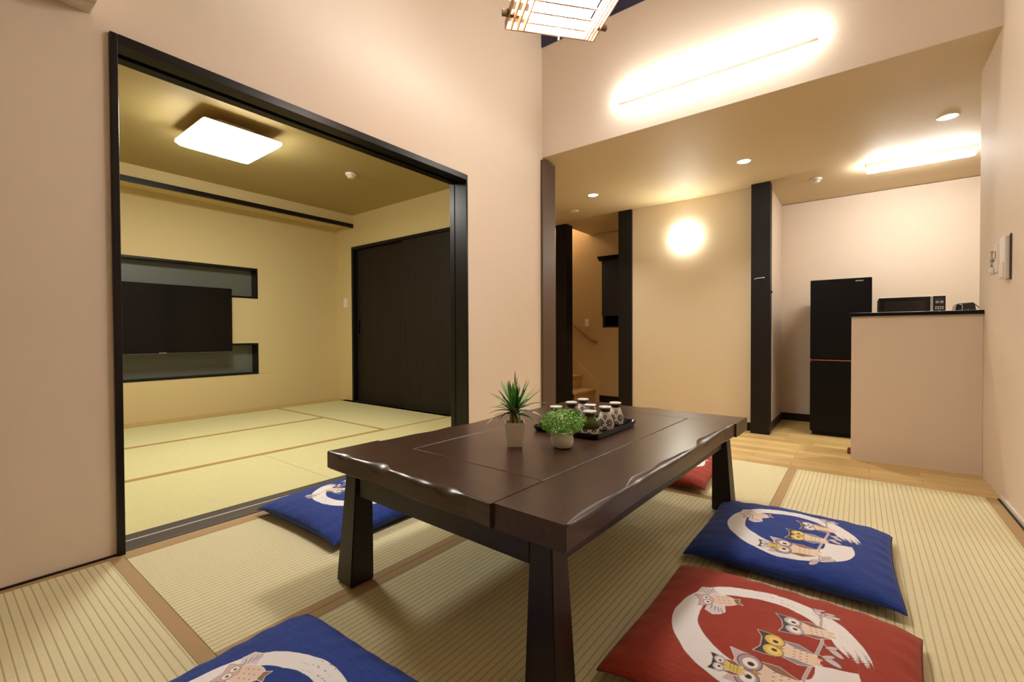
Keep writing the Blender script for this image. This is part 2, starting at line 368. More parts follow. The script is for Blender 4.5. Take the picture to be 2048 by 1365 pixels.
mat_(-1.075, 1.424, -.19, 3.30, 'Y', '-', 'smooth yellow-green mat in front of the right closet door', TL_, M['heri_left'], .026, G2)
mat_(-2.035, .50, -1.075, 2.43, 'Y', '-+', 'smooth yellow-green mat in the middle of the side room', TL_, M['heri_left'], .026, G2)
mat_(-2.995, .50, -2.035, 2.43, 'Y', '-+', 'smooth yellow-green mat along the television wall', TL_, M['heri_left'], .026, G2)
mat_(-2.995, 2.43, -1.075, 3.30, 'X', '-', 'smooth yellow-green mat lying crosswise before the left closet door', TL_, M['heri_left'], .026, G2)
mat_(-2.995, -.48, -1.075, .50, 'X', '-', 'smooth yellow-green mat hidden by the doorway post', TL_, M['heri_left'], .026, G2)

# ---------------------------------------------------------------- low table
def slab_live(bm, long_axis, a0, a1, inner, outer, zt, zb, seed, taper=0.0, amp=1.0):
    # one plank; the outer long edge is a carved, wavy bark edge
    n = 90; rows = []
    rr = random.Random(seed); ph = [rr.uniform(0, 6.28) for _ in range(4)]
    s = 1 if outer > inner else -1
    for i in range(n+1):
        t = i/n; a = a0+(a1-a0)*t
        w = .5+.28*math.sin(t*17+ph[0])+.22*math.sin(t*29+ph[1])+.14*math.sin(t*47+ph[2])
        env = min(1, 9*t, 9*(1-t)); w = max(.04, w)*env*amp
        ins = .004+.026*w; drop = .003+.019*w
        o = outer + taper*(t-.5) - s*.006*env*(.5+.5*math.sin(t*11+ph[3]))
        prof = [(inner, zb+.0), (inner, zt-.0018), (inner+s*.0022, zt), (o-s*ins, zt), (o-s*ins*.35, zt-drop*.45), (o, zt-drop), (o, zb+.006), (o-s*.006, zb)]
        rows.append([bm.verts.new((q, a, z) if long_axis == 'Y' else (a, q, z)) for q, z in prof])
    k = len(rows[0])
    for r0, r1 in zip(rows, rows[1:]):
        for j in range(k):
            f = bm.faces.new((r0[j], r0[(j+1) % k], r1[(j+1) % k], r1[j])); f.smooth = j in (3, 4)
    bm.faces.new(rows[0]); bm.faces.new(list(reversed(rows[-1])))
TW, TLn, ZTOP, ZBOT = .945, 1.545, .43, .371
tb = thing('low_table', 'low dark brown wooden table with a carved wavy edge in the middle of the mats', 'table', (1.281, 1.577, .0016), R(-1.9))
hx, hy = TW/2, TLn/2
b = bm_(); slab_live(b, 'X', -hx, hx-.2015, -hy+.205, -hy, ZTOP, ZBOT, 3, -.012); obj('end_plank', b, M['table'], tb, local=True)
b = bm_(); slab_live(b, 'X', -hx+.2015, hx+.006, hy-.195, hy, ZTOP, ZBOT, 5); obj('end_plank', b, M['table'], tb, local=True)
b = bm_(); slab_live(b, 'Y', -hy+.004, hy-.196, hx-.2, hx, ZTOP, ZBOT, 8); obj('side_plank', b, M['table_l'], tb, local=True)
b = bm_(); slab_live(b, 'Y', -hy+.2065, hy, -hx+.2, -hx+.012, ZTOP, ZBOT, 11); obj('side_plank', b, M['table_l'], tb, local=True)
b = bm_(); bx(b, (-hx+.2015, -hy+.2065, ZBOT), (hx-.2015, hy-.1965, ZTOP), .0030); obj('centre_panel', b, M['table_l'], tb, local=True)
def leg(sx, sy):
    b = bm_()
    ox, oy = sx*(hx-.036), sy*(hy-.016)
    ix, iy = ox-sx*.085, oy-sy*.085
    tx, ty = sx*.024, sy*.022
    wid = .006
    zc = .008
    q = [(ox, oy), (ix, oy), (ix, iy), (ox, iy)]
    def ring(dx, dy, z, sh=0.0):
        cx, cy = (ox+ix)/2, (oy+iy)/2
        return [(x-(dx if x == ox else 0)+(cx-x)*sh, y-(dy if y == oy else 0)+(cy-y)*sh, z) for x, y in q]
    rings = [ring(0, 0, .0005, .10), ring(0, 0, zc), ring(tx*.1, ty*.1, .05), ring(tx, ty, .3705, .02)]
    V = [[b.verts.new(p) for p in r] for r in rings]
    for r0, r1 in zip(V, V[1:]):
        for i in range(4): b.faces.new((r0[i], r0[(i+1) % 4], r1[(i+1) % 4], r1[i]))
    b.faces.new(V[0]); b.faces.new(V[-1])
    bmesh.ops.recalc_face_normals(b, faces=b.faces)
    es = [e for e in b.edges if abs((e.verts[0].co-e.verts[1].co).z) > .02]
    bmesh.ops.bevel(b, geom=es, offset=.003, segments=2, affect='EDGES')
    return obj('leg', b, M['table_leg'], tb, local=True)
for sx in (-1, 1):
    for sy in (-1, 1): leg(sx, sy)
def apron(lo, hi):
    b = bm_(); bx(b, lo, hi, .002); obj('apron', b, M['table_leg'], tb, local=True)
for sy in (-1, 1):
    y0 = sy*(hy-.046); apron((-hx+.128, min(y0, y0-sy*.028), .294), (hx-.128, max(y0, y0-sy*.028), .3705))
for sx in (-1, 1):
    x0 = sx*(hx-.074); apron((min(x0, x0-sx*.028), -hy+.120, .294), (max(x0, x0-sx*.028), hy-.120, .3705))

# ---------------------------------------------------------------- floor cushions
NC = 401
gx = np.linspace(-1, 1, NC); GX, GY = np.meshgrid(gx, gx, indexing='ij')
rs = np.random.RandomState(4)
def fbm(x, y, seed, sc):
    out = np.zeros_like(x); r = np.random.RandomState(seed)
    for k in range(7):
        a = r.uniform(0, 6.28); f = sc*(1.5**k)*.6; out += np.sin((x*math.cos(a)+y*math.sin(a))*f + r.uniform(0, 6.28))/(1.4**k)
    return out/3
class Painter:
    """Paints the printed picture of the cover, in cushion units (-.5 .. .5), picture 'up' is -x."""
    def __init__(s):
        s.x = GX*.5; s.y = GY*.5; s.px = .0022
        s.rgb = np.zeros(GX.shape+(3,)); s.a = np.zeros(GX.shape)
    def put(s, m, c):
        m = np.clip(m, 0, 1); c = np.array(lin(c))
        s.rgb = s.rgb*(1-m[..., None]) + c*m[..., None]; s.a = s.a*(1-m)+m
    def cov(s, d): return np.clip(.5-d/s.px, 0, 1)
    def ell(s, c, r, ang, col, line=None, lw=.0035):
        ca, sa = math.cos(ang), math.sin(ang); X = s.x-c[0]; Y = s.y-c[1]
        u = (X*ca+Y*sa)/r[0]; v = (-X*sa+Y*ca)/r[1]; k = np.sqrt(u*u+v*v)
        d = (k-1)*min(r)
        if line is not None: s.put(s.cov(d-lw), line)
        s.put(s.cov(d), col)
    def poly(s, pts, col, line=None, lw=.003):
        pts = np.array(pts, float); n = len(pts); d = np.full(s.x.shape, 1e9); ins = np.zeros(s.x.shape, bool)
        for i in range(n):
            a = pts[i]; b = pts[(i+1) % n]; e = b-a; w0 = s.x-a[0]; w1 = s.y-a[1]
            t = np.clip((w0*e[0]+w1*e[1])/(e@e+1e-12), 0, 1)
            d = np.minimum(d, np.hypot(w0-t*e[0], w1-t*e[1]))
            c1 = (a[1] <= s.y) != (b[1] <= s.y)
            with np.errstate(divide='ignore', invalid='ignore'):
                xi = a[0]+(s.y-a[1])*(b[0]-a[0])/(b[1]-a[1]+1e-12)
            ins ^= c1 & (s.x < xi)
        d = np.where(ins, -d, d)
        if line is not None: s.put(s.cov(d-lw), line)
        s.put(s.cov(d), col)
    def stroke(s, pts, w, col):
        for i in range(len(pts)-1):
            a = np.array(pts[i]); b = np.array(pts[i+1]); e = b-a; w0 = s.x-a[0]; w1 = s.y-a[1]
            t = np.clip((w0*e[0]+w1*e[1])/(e@e+1e-12), 0, 1)
            s.put(s.cov(np.hypot(w0-t*e[0], w1-t*e[1])-w), col)
    def ring(s):
        # brushed circle: heavy on the left, dry at its end, open at the lower right
        X = s.x-.0; Y = s.y+.05
        th = np.arctan2(Y, X); r = np.hypot(X, Y)
        t = np.mod(th-.10, 2*math.pi)/(2*math.pi)          # 0 at the dry end on the right, running over the top to the start at lower right
        ro = .358+.006*fbm(s.x, s.y, 3, 30) - .050*np.clip((t-.86)/.115, 0, 1)**1.6
        wdt = np.interp(t, [0, .04, .12, .22, .40, .5, .62, .75, .86, .90, .923, .95, .974, 1.0], [.075, .112, .112, .092, .085, .108, .12, .118, .126, .148, .155, .085, .0, .0])
        ri = ro-wdt+.003*fbm(s.x, s.y, 9, 40)
        d = np.maximum(r-ro, ri-r)
        dry = fbm(th*2.2, r*160, 21, 7.0)
        cov = s.cov(d)
        fade = np.interp(t, [0, .010, .028, .05, .10, .18, .26, .32, 1], [.65, .15, -.35, -.75, -.8, -.66, -.62, -1, -1])
        cov = cov*np.clip((dry-fade+.15)*5, 0, 1)
        s.put(cov, (240, 236, 234))
    def owl(s, c, sc, ang, disc, wing, body, brow):
        # upright owl: u towards the head, r to its right; ang turns it
        ca, sa = math.cos(ang), math.sin(ang)
        def P(r, u): r, u = r*sc, u*sc; r, u = r*ca-u*sa, r*sa+u*ca; return (c[0]-u, c[1]+r)
        E = lambda r, u, rr, ru, col, line=None, lw=.003: s.ell(P(r, u), (ru*sc, rr*sc), -ang if False else ang, col, line, lw)
        edge = (244, 232, 222); ink = (62, 52, 54)
        E(0, -.55, .52, .80, body, edge, .0035)
        s.poly([P(.50, -.1), P(.60, -.7), P(.34, -1.25), P(.30, -.6)], wing, edge)
        s.poly([P(-.50, -.1), P(-.60, -.7), P(-.34, -1.25), P(-.34, -.6)], wing, edge)
        s.poly([P(-.72, .72), P(-.30, .52), P(.30, .52), P(.72, .72), P(.66, .0), P(.3, -.25), P(0, -.12), P(-.3, -.25), P(-.66, .0)], brow, edge)
        for k in (-1, 1):
            E(.33*k, .10, .36, .36, ink); E(.33*k, .10, .33, .33, disc); E(.31*k, .08, .22, .22, (246, 240, 232) if disc[2] > 120 else (240, 214, 130))
            E(.27*k, .06, .085, .10, (70, 42, 30)); 
        s.poly([P(-.09, -.02), P(.09, -.02), P(0, -.24)], (206, 160, 96), ink, .0015)
        for i in range(4):
            for j in range(3):
                q = P((i-1.5)*.17, -.55-.2*j); s.stroke([q, (q[0]+.006*sc*8, q[1]+.002)], .0014, ink)
        for k in (-1, 1):
            s.stroke([P(.15*k, -1.3), P(.15*k, -1.42)], .006, (228, 196, 160))
    def flyer(s, c, sc, ang):
        ca, sa = math.cos(ang), math.sin(ang)
        def P(r, u): r, u = r*sc, u*sc; r, u = r*ca-u*sa, r*sa+u*ca; return (c[0]-u, c[1]+r)
        ink = (110, 88, 92)
        for k in (-1, 1):
            w = [P(.3*k, .25), P(.9*k, .5), P(1.25*k, .25), P(1.2*k, -.1), P(1.0*k, -.35), P(.35*k, -.45)]
            s.poly(w, (222, 210, 214), (246, 238, 234))
            for j in range(4): s.stroke([P((.45+.1*j)*k, .1-.1*j), P((.8+.12*j)*k, .25-.16*j)], .0016, ink)
        s.ell(P(0, -.35), (.75*sc, .46*sc), ang, (232, 206, 186), (246, 238, 230))
        s.poly([P(-.5, .75), P(0, .6), P(.5, .75), P(.45, .15), P(0, -.05), P(-.45, .15)], (214, 186, 178), (120, 90, 88), .002)
        for k in (-1, 1): s.ell(P(.2*k, .28), (.17*sc, .17*sc), 0, (246, 240, 232), ink, .002); s.ell(P(.2*k, .26), (.07*sc, .06*sc), 0, (66, 44, 36))
        for j in range(9): q = P(-.25+.25*(j % 3), -.3-.22*(j//3)); s.ell(q, (.0035, .002), 0, ink)
        s.poly([P(-.2, -1.0), P(.2, -1.0), P(.28, -1.3), P(0, -1.2), P(-.28, -1.3)], (150, 112, 92), (246, 238, 230))
P = Painter(); P.ring()
br = (188, 172, 172)
P.stroke([(.168, .262), (.172, .15), (.186, .03), (.168, -.1), (.150, -.22), (.160, -.36)], .0065, (244, 234, 230))
P.stroke([(.168, .262), (.172, .15), (.186, .03), (.168, -.1), (.150, -.22), (.160, -.36)], .0045, br)
for a, b in (((.186, .03), (.232, -.005)), ((.178, -.05), (.225, -.07)), ((.171, .2), (.150, .268)), ((.169, .24), (.205, .262)), ((.16, -.35), (.20, -.33)), ((.16, -.35), (.135, -.39))):
    P.stroke([a, b], .004, br)
    P.ell(b, (.030, .013), math.atan2(b[1]-a[1], b[0]-a[0]), (206, 200, 204), (120, 108, 112), .002)
    P.ell((b[0]*.7+a[0]*.3, b[1]+.022), (.022, .009), .6, (214, 190, 184), (120, 108, 112), .002)
P.owl((.092, .082), .092, .22, (196, 192, 200), (150, 108, 88), (236, 214, 196), (84, 78, 84))
P.owl((.050, -.105), .100, .06, (226, 194, 96), (150, 144, 150), (236, 212, 186), (74, 66, 66))
P.owl((-.002, -.292), .116, .04, (178, 158, 162), (150, 112, 92), (238, 214, 192), (206, 188, 190))
P.owl((-.100, -.318), .056, .1, (206, 200, 208), (140, 98, 76), (226, 204, 96), (60, 54, 56))
P.flyer((-.232, .078), .094, .45)
PRGB, PA = P.rgb, P.a

def fabric(name, c, c2):
    m = mat(name, c, .78, spec=.25); N, L, b = nodes(m)
    at = N.new('ShaderNodeAttribute'); at.attribute_name = 'print'
    tc = N.new('ShaderNodeTexCoord'); mp = N.new('ShaderNodeMapping'); mp.inputs['Scale'].default_value = (26, 420, 10)
    n = N.new('ShaderNodeTexNoise'); n.inputs['Scale'].default_value = 1.0; n.inputs['Detail'].default_value = 4
    cr = N.new('ShaderNodeValToRGB'); cr.color_ramp.elements[0].position = .35; cr.color_ramp.elements[1].position = .65
    cr.color_ramp.elements[0].color = rgba(c); cr.color_ramp.elements[1].color = rgba(c2)
    mx = N.new('ShaderNodeMixRGB'); bp = N.new('ShaderNodeBump'); bp.inputs['Strength'].default_value = .25; bp.inputs['Distance'].default_value = .0006
    L.new(tc.outputs['Object'], mp.inputs['Vector']); L.new(mp.outputs[0], n.inputs['Vector']); L.new(n.outputs['Fac'], cr.inputs[0])
    L.new(cr.outputs[0], mx.inputs[1]); L.new(at.outputs['Color'], mx.inputs[2]); L.new(at.outputs['Alpha'], mx.inputs[0])
    L.new(mx.outputs[0], b.inputs['Base Color']); L.new(n.outputs['Fac'], bp.inputs['Height']); L.new(bp.outputs[0], b.inputs['Normal'])
    b.inputs['Sheen Weight'].default_value = .08
    return m
M['blue'] = fabric('indigo_cotton', (24, 50, 124), (36, 66, 146))
M['red'] = fabric('brick_red_cotton', (150, 52, 36), (168, 64, 46))

def cushion_mesh(seed):
    h = .305
    ax, ay = np.abs(GX), np.abs(GY)
    prof = np.power(np.clip((1-ax**2.8)*(1-ay**2.8), 0, 1), .45)
    bow = .045
    X = GX*h*(1-bow*(1-ay**2)*ax); Y = GY*h*(1-bow*(1-ax**2)*ay)
    corner = np.clip(ax*ay, 0, 1)
    seam = .040 - .014*corner**6
    wr = fbm(GX, GY, seed, 7)*.0032 + fbm(GX, GY, seed+5, 22)*.0010
    pucker = np.sin(GX*24+seed)*np.exp(-(1-ay)*9)*.003 + np.sin(GY*26+seed)*np.exp(-(1-ax)*9)*.003
    env = np.clip((1-np.maximum(ax, ay))*14, 0, 1)
    zt = seam + .053*prof + (wr+pucker)*env
    zb = np.maximum(0.0008, seam - .060*prof)
    n = NC; idx = np.arange(n*n).reshape(n, n)
    top = np.stack([X, Y, zt], -1).reshape(-1, 3)
    st = 10; sub = np.arange(0, n, st); nb = len(sub)
    bot = np.stack([X, Y, zb], -1)[np.ix_(sub, sub)].reshape(-1, 3)
    q = np.stack([idx[:-1, :-1], idx[1:, :-1], idx[1:, 1:], idx[:-1, 1:]], -1).reshape(-1, 4)
    jd = np.arange(nb*nb).reshape(nb, nb) + n*n
    q2 = np.stack([jd[:-1, :-1], jd[:-1, 1:], jd[1:, 1:], jd[1:, :-1]], -1).reshape(-1, 4)
    co = np.concatenate([top, bot]); fa = np.concatenate([q, q2])
    me = bpy.data.meshes.new('cover'); me.vertices.add(len(co)); me.vertices.foreach_set('co', co.astype(np.float32).ravel())
    me.loops.add(fa.size); me.loops.foreach_set('vertex_index', fa.astype(np.int32).ravel())
    me.polygons.add(len(fa)); me.polygons.foreach_set('loop_start', np.arange(0, fa.size, 4, dtype=np.int32))
    me.polygons.foreach_set('use_smooth', np.ones(len(fa), bool)); me.update(calc_edges=True)
    at = me.color_attributes.new('print', 'FLOAT_COLOR', 'POINT')
    buf = np.zeros((len(co), 4), np.float32); buf[:n*n, :3] = PRGB.reshape(-1, 3); buf[:n*n, 3] = PA.reshape(-1)
    at.data.foreach_set('color', buf.ravel())
    ring = [(X[i, 0], Y[i, 0], seam[i, 0]) for i in range(0, n, 8)] + [(X[-1, j], Y[-1, j], seam[-1, j]) for j in range(8, n, 8)] \
        + [(X[i, -1], Y[i, -1], seam[i, -1]) for i in range(n-9, -1, -8)] + [(X[0, j], Y[0, j], seam[0, j]) for j in range(n-9, 7, -8)]
    return me, ring
cm, ring_pts = cushion_mesh(2); cm2, _ = cushion_mesh(6)
bp_ = bm_(); tube(bp_, ring_pts + ring_pts[:1], .0022, 6, False)
pm = bpy.data.meshes.new('piping'); bp_.to_mesh(pm); bp_.free()
dark_blue, dark_red = mat('indigo_piping', (16, 30, 78), .7), mat('red_piping', (112, 34, 26), .7)
def cushion(loc, rz, colour, label, me):
    t = thing('floor_cushion', label, 'cushion', loc, rz, 'square printed floor cushions around the low table')
    for name, mesh, m in (('cover', me, M[colour]), ('piping', pm, dark_blue if colour == 'blue' else dark_red)):
        o = bpy.data.objects.new(name, mesh); COL.objects.link(o); o.parent = t
        if not mesh.materials: mesh.materials.append(None)
        o.material_slots[0].link = 'OBJECT'; o.material_slots[0].material = m
    return t
ZM = .0015
cushion((2.0, 1.975, ZM), R(.5), 'blue', 'blue floor cushion with a white ring, between the near red cushion and far right leg', cm)
cushion((2.02, 1.262, ZM), R(-1), 'red', 'large red floor cushion with owls in a white ring, nearest on the right', cm2)
cushion((1.275, .365, ZM), R(2), 'blue', 'blue floor cushion before the near table end, cut by the bottom edge', cm2)
cushion((.325, 1.235, ZM), R(181), 'blue', 'blue floor cushion half behind the near left table leg, by the doorway sill', cm)
cushion((1.262, 2.705, ZM), R(92), 'red', 'red floor cushion past the far end of the table, seen under the table top', cm)

# ---------------------------------------------------------------- things on the table
ZT_ = ZTOP+.0022
pl = thing('potted_plant', 'tall spiky plant with bamboo-like stems in a square white pot on the table', 'plant', (1.242, 1.262, ZT_), R(37.4))
def sq_ring(h, z): return [(-h, -h, z), (h, -h, z), (h, h, z), (-h, h, z)]
b = bm_(); rings = [sq_ring(.0255, 0), sq_ring(.0345, .078), sq_ring(.0345, .0835), sq_ring(.0305, .0835), sq_ring(.0290, .066)]
V = [[b.verts.new(p) for p in r] for r in rings]
for r0, r1 in zip(V, V[1:]):
    for i in range(4): b.faces.new((r0[i], r0[(i+1) % 4], r1[(i+1) % 4], r1[i]))
b.faces.new(V[0]); obj('pot', b, M['pot'], pl, local=True)
b = bm_(); bx(b, (-.0285, -.0285, .062), (.0285, .0285, .068)); obj('soil', b, M['soil'], pl, local=True)
for k, (sx, sy, hh) in enumerate(((-.012, -.004, .127), (.001, -.011, .131), (.013, .0, .125), (.002, .011, .134))):
    b = bm_(); tube(b, [(sx, sy, .067), (sx*.95, sy*.95, .09), (sx*.9, sy*.9, .110), (sx*.8, sy*.8, hh)], [.0068, .0065, .0067, .0058], 10)
    obj('stem', b, M['stem'], pl, local=True)
def blade(bm, base, az, el, ln, w, droop, mi=None, split=1.0):
    n = 11; prev = None
    d = Vector((math.cos(az)*math.cos(el), math.sin(az)*math.cos(el), math.sin(el)))
    side = Vector((-math.sin(az), math.cos(az), 0)); p = Vector(base)
    for i in range(n):
        t = i/(n-1); ww = w*math.sin(math.pi*min(1, .16+.84*t))**.7*(1 if i < n-1 else .05)
        c = p.copy(); up = side.cross(d).normalized()
        row = [bm.verts.new(c+side*ww+up*ww*.35), bm.verts.new(c), bm.verts.new(c-side*ww+up*ww*.35)]
        if prev:
            for j in (0, 1):
                f = bm.faces.new((prev[j], prev[j+1], row[j+1], row[j])); f.smooth = True; f.material_index = 2 if t > split else (mi or 0)
        prev = row
        d = (d + Vector((0, 0, -droop/n*(1+1.5*t)))).normalized(); p += d*ln/(n-1)
b = bm_()
for k in range(54):
    az = k*2.399963+rnd.uniform(-.2, .2); lay = k/54
    el = R(4 + 80*lay + rnd.uniform(-9, 9)); el = min(el, R(86))
    blade(b, (rnd.uniform(-.011, .011), rnd.uniform(-.011, .011), .112+.026*lay+rnd.uniform(-.004, .004)), az, el, rnd.uniform(.085, .128)*(1.0 if lay < .7 else .92), rnd.uniform(.0042, .0066),
          rnd.uniform(.25, .8)*(1.2-lay), 1 if (k % 3 == 0 or lay < .35) else 0, .72 if k % 9 == 4 else 1.1)
blade(b, (0, 0, .14), 1.2, R(88), .125, .003, .02, 1)
lf = obj('leaves', b, [M['leaf_mid'], M['leaf_dark'], M['leaf_pale']], pl, local=True, norm=False)

pb_ = thing('potted_bush', 'small round bright green bush in a white cup-shaped pot on the table', 'plant', (1.388, 1.338, ZT_), 0)
b = bm_(); lathe(b, [(.026, 0), (.034, .006), (.039, .025), (.0385, .045), (.0395, .058), (.036, .058), (.034, .045), (.0345, .040)], 28, closed=False)
vs = [v for v in b.verts if v.co.z < .001]; b.faces.new(vs)
for v in b.verts: v.co += Vector((.002*math.sin(v.co.z*90), .0015*math.cos(v.co.z*70), .002*math.sin(math.atan2(v.co.y, v.co.x)*3) if v.co.z > .04 else 0))
obj('pot', b, M['pot'], pb_, local=True)
b = bm_(); lathe(b, [(.033, .038), (.033, .043)], 20); obj('soil', b, M['soil'], pb_, local=True)
b = bm_()
for k in range(2300):
    u = rnd.uniform(-1, 1); a = rnd.uniform(0, 2*math.pi); rr = rnd.uniform(.55, 1)**.5
    s_ = math.sqrt(1-u*u); lump = 1+.16*noise.noise(Vector((math.cos(a)*s_*2.2, math.sin(a)*s_*2.2, u*2.2)))
    p = Vector((math.cos(a)*s_*.079*rr*lump, math.sin(a)*s_*.079*rr*lump, .086+u*.046*rr*lump))
    if p.z < .045 and math.hypot(p.x, p.y) < .036: continue
    nrm = Vector((math.cos(a)*s_, math.sin(a)*s_, u*1.2+.4)) + Vector((rnd.uniform(-.9, .9), rnd.uniform(-.9, .9), rnd.uniform(-.5, .9))); nrm.normalize()
    t1 = nrm.orthogonal().normalized(); t1.rotate(Matrix.Rotation(rnd.uniform(0, 6.28), 3, nrm)); t2 = nrm.cross(t1)
    l, w = rnd.uniform(.005, .0085), rnd.uniform(.0014, .0024)
    f = b.faces.new([b.verts.new(q) for q in (p-t1*l*.5, p+t2*w, p+t1*l*.6+nrm*.001, p-t2*w)])
    f.material_index = 0 if rnd.random() < .68 else 1
for k in range(26):
    a = rnd.uniform(0, 6.28); q = rnd.uniform(.01, .06)
    tube(b, [(0, 0, .042), (math.cos(a)*q*.5, math.sin(a)*q*.5, .07), (math.cos(a)*q, math.sin(a)*q, .095+rnd.uniform(-.02, .02))], .0007, 4, False)
fo = obj('foliage', b, [M['bush'], M['bush2']], pb_, local=True, norm=False); fo['kind'] = 'stuff'

ty = thing('serving_tray', 'black lacquer tray holding six small jars on the table', 'tray', (1.298, 1.677, ZT_), R(-1.0))
b = bm_()
def rrect(w, l, r, z, n=6):
    out = []
    for cx, cy, a0 in ((w-r, l-r, 0), (-w+r, l-r, 90), (-w+r, -l+r, 180), (w-r, -l+r, 270)):
        for i in range(n+1): a = R(a0+90*i/n); out.append((cx+r*math.cos(a), cy+r*math.sin(a), z))
    return out
rg = [rrect(.138, .176, .02, 0), rrect(.1475, .1855, .024, .019), rrect(.1475, .1855, .024, .022), rrect(.143, .181, .022, .022), rrect(.135, .173, .018, .006)]
V = [[b.verts.new(p) for p in r] for r in rg]
for r0, r1 in zip(V, V[1:]):
    n = len(r0)
    for i in range(n): f = b.faces.new((r0[i], r0[(i+1) % n], r1[(i+1) % n], r1[i]))
b.faces.new(V[0]); b.faces.new(V[-1]); obj('tray_body', b, M['black'], ty, local=True)

def porcelain_cut():
    # white ware with dark petal-shaped cut-outs in rows, coordinates around the jar
    m = mat('pierced_porcelain', (236, 230, 222), .3); N, L, b = nodes(m)
    at = N.new('ShaderNodeAttribute'); at.attribute_name = 'print'
    mx = N.new('ShaderNodeMixRGB'); mx.inputs[1].default_value = rgba((234, 228, 218)); mx.inputs[2].default_value = rgba((18, 14, 12))
    L.new(at.outputs['Alpha'], mx.inputs[0]); L.new(mx.outputs[0], b.inputs['Base Color']); return m
M['pierced'] = porcelain_cut()
def jar_body(dark_all):
    na, nz = 112, 46; prof = [(.030, 0), (.0345, .003), (.0335, .020), (.0310, .040), (.0270, .056), (.0215, .066), (.0175, .071)]
    pz = np.array([p[1] for p in prof]); pr = np.array([p[0] for p in prof])
    z = np.linspace(0, .071, nz); r = np.interp(z, pz, pr)
    b = bm_(); rows = []
    for i in range(nz): rows.append([b.verts.new((r[i]*math.cos(2*math.pi*k/na), r[i]*math.sin(2*math.pi*k/na), z[i])) for k in range(na)])
    for a, c in zip(rows, rows[1:]):
        for k in range(na): f = b.faces.new((a[k], a[(k+1) % na], c[(k+1) % na], c[k])); f.smooth = True
    b.faces.new(list(reversed(rows[0])))
    me = bpy.data.meshes.new('jar_body'); b.to_mesh(me); b.free()
    at = me.color_attributes.new('print', 'FLOAT_COLOR', 'POINT'); buf = np.zeros((len(me.vertices), 4), np.float32)
    nf = 5
    for i in range(nz):
        for k in range(na):
            a = (k/na*nf); best = 0.0
            for row, (cz, off) in enumerate(((.030, 0.0), (.008, .5), (.053, .5))):
                fa = ((a+off) % 1.0)-.5; dx = fa/nf*2*math.pi*.0325; dz = z[i]-cz
                rr = math.hypot(dx, dz); th = math.atan2(dz, dx)
                rad = .0158 if row == 0 else .0092
                pet = abs(math.cos(th*4 + (.2 if row else 0)))
                if .0022 < rr < rad and pet > .25+.45*(rr/rad)**3 + .25*max(0, 1-rr/.005): best = 1.0
            buf[i*na+k, 3] = best
    at.data.foreach_set('color', buf.ravel()); me.materials.append(M['pierced']); return me
jm = jar_body(False)
def tea_shoulder():
    b = bm_(); lathe(b, [(.0325, .026), (.0355, .030), (.0368, .042), (.0350, .054), (.0285, .063), (.0205, .068), (.0185, .072)], 40); me = bpy.data.meshes.new('tea_filling'); b.to_mesh(me); b.free(); me.materials.append(M['tea']); return me
tm = tea_shoulder()
b = bm_(); lathe(b, [(.0165, .0712), (.019, .074), (.020, .082), (.021, .0845)], 28); cmesh = bpy.data.meshes.new('collar'); b.to_mesh(cmesh); b.free(); cmesh.materials.append(M['jar_brown'])
b = bm_(); lathe(b, [(.0215, .0846), (.0245, .086), (.0250, .0895), (.0235, .092), (.010, .0928)], 28); lmesh = bpy.data.meshes.new('lid'); b.to_mesh(lmesh); b.free(); lmesh.materials.append(M['porcelain'])
ZJ = ZT_+.0066
jars = [(1.388, 1.542, True, 'jar with a green tea shoulder under its white lid, front right of the tray'),
        (1.388, 1.672, False, 'all-white pierced jar in the middle of the tray\'s right row'),
        (1.374, 1.797, False, 'white pierced jar with a large flower, far right of the tray'),
        (1.226, 1.560, False, 'white-lidded jar half hidden behind the round bush'),
        (1.216, 1.700, True, 'jar with a green tea shoulder, behind the round bush on the tray\'s left row'),
        (1.212, 1.812, False, 'white-lidded jar at the far left corner of the tray')]
for x, y, tea, lab in jars:
    t = thing('lidded_jar', lab, 'jar', (x, y, ZJ), rnd.uniform(0, .9), 'six white-lidded jars on the black tray')
    for nm, me in (('jar_body', jm), ('collar', cmesh), ('lid', lmesh)) + ((('tea_filling', tm),) if tea else ()):
        o = bpy.data.objects.new(nm, me); COL.objects.link(o); o.parent = t
t = thing('glass_block', 'small clear glass holder standing between the jars on the tray', 'glass', (1.306, 1.70, ZJ), R(20))
b = bm_(); bx(b, (-.021, -.021, 0), (.021, .021, .083), .003); obj('glass_body', b, M['glass'], t, local=True)
b = bm_(); bx(b, (-.022, -.022, .0832), (.022, .022, .088), .002); obj('rim', b, M['white'], t, local=True)

# ---------------------------------------------------------------- lamps
# hanging wooden lantern
lt = thing('pendant_lantern', 'square wooden lattice lantern hanging above the table', 'lamp', (1.176, 1.722, 2.212), R(49.8))
def frame_boards(bm, h, z0, z1, t, ext=0.0):
    bx(bm, (-h-ext, -h, z0), (h+ext, -h+t, z1)); bx(bm, (-h-ext, h-t, z0), (h+ext, h, z1))
    bx(bm, (-h, -h+t, z0), (-h+t, h-t, z1)); bx(bm, (h-t, -h+t, z0), (h, h-t, z1))
for k, (h, z0, z1) in enumerate(((.150, 0, .034), (.174, .015, .050), (.198, .030, .066), (.222, .045, .082))):
    b = bm_(); frame_boards(b, h, z0, z1, .005); obj('frame_board', b, M['lamp_wood'], lt, local=True)
b = bm_()
for k in range(4): y = -.105+.07*k; bx(b, (-.143, y-.005, .010), (.143, y+.005, .016))
obj('lattice', b, M['lamp_wood'], lt, local=True)
for s in (-1, 1):
    b = bm_(); bx(b, (-.252, s*.134-.010, .050), (.252, s*.134+.010, .074)); obj('cross_bar', b, M['lamp_dark'], lt, local=True)
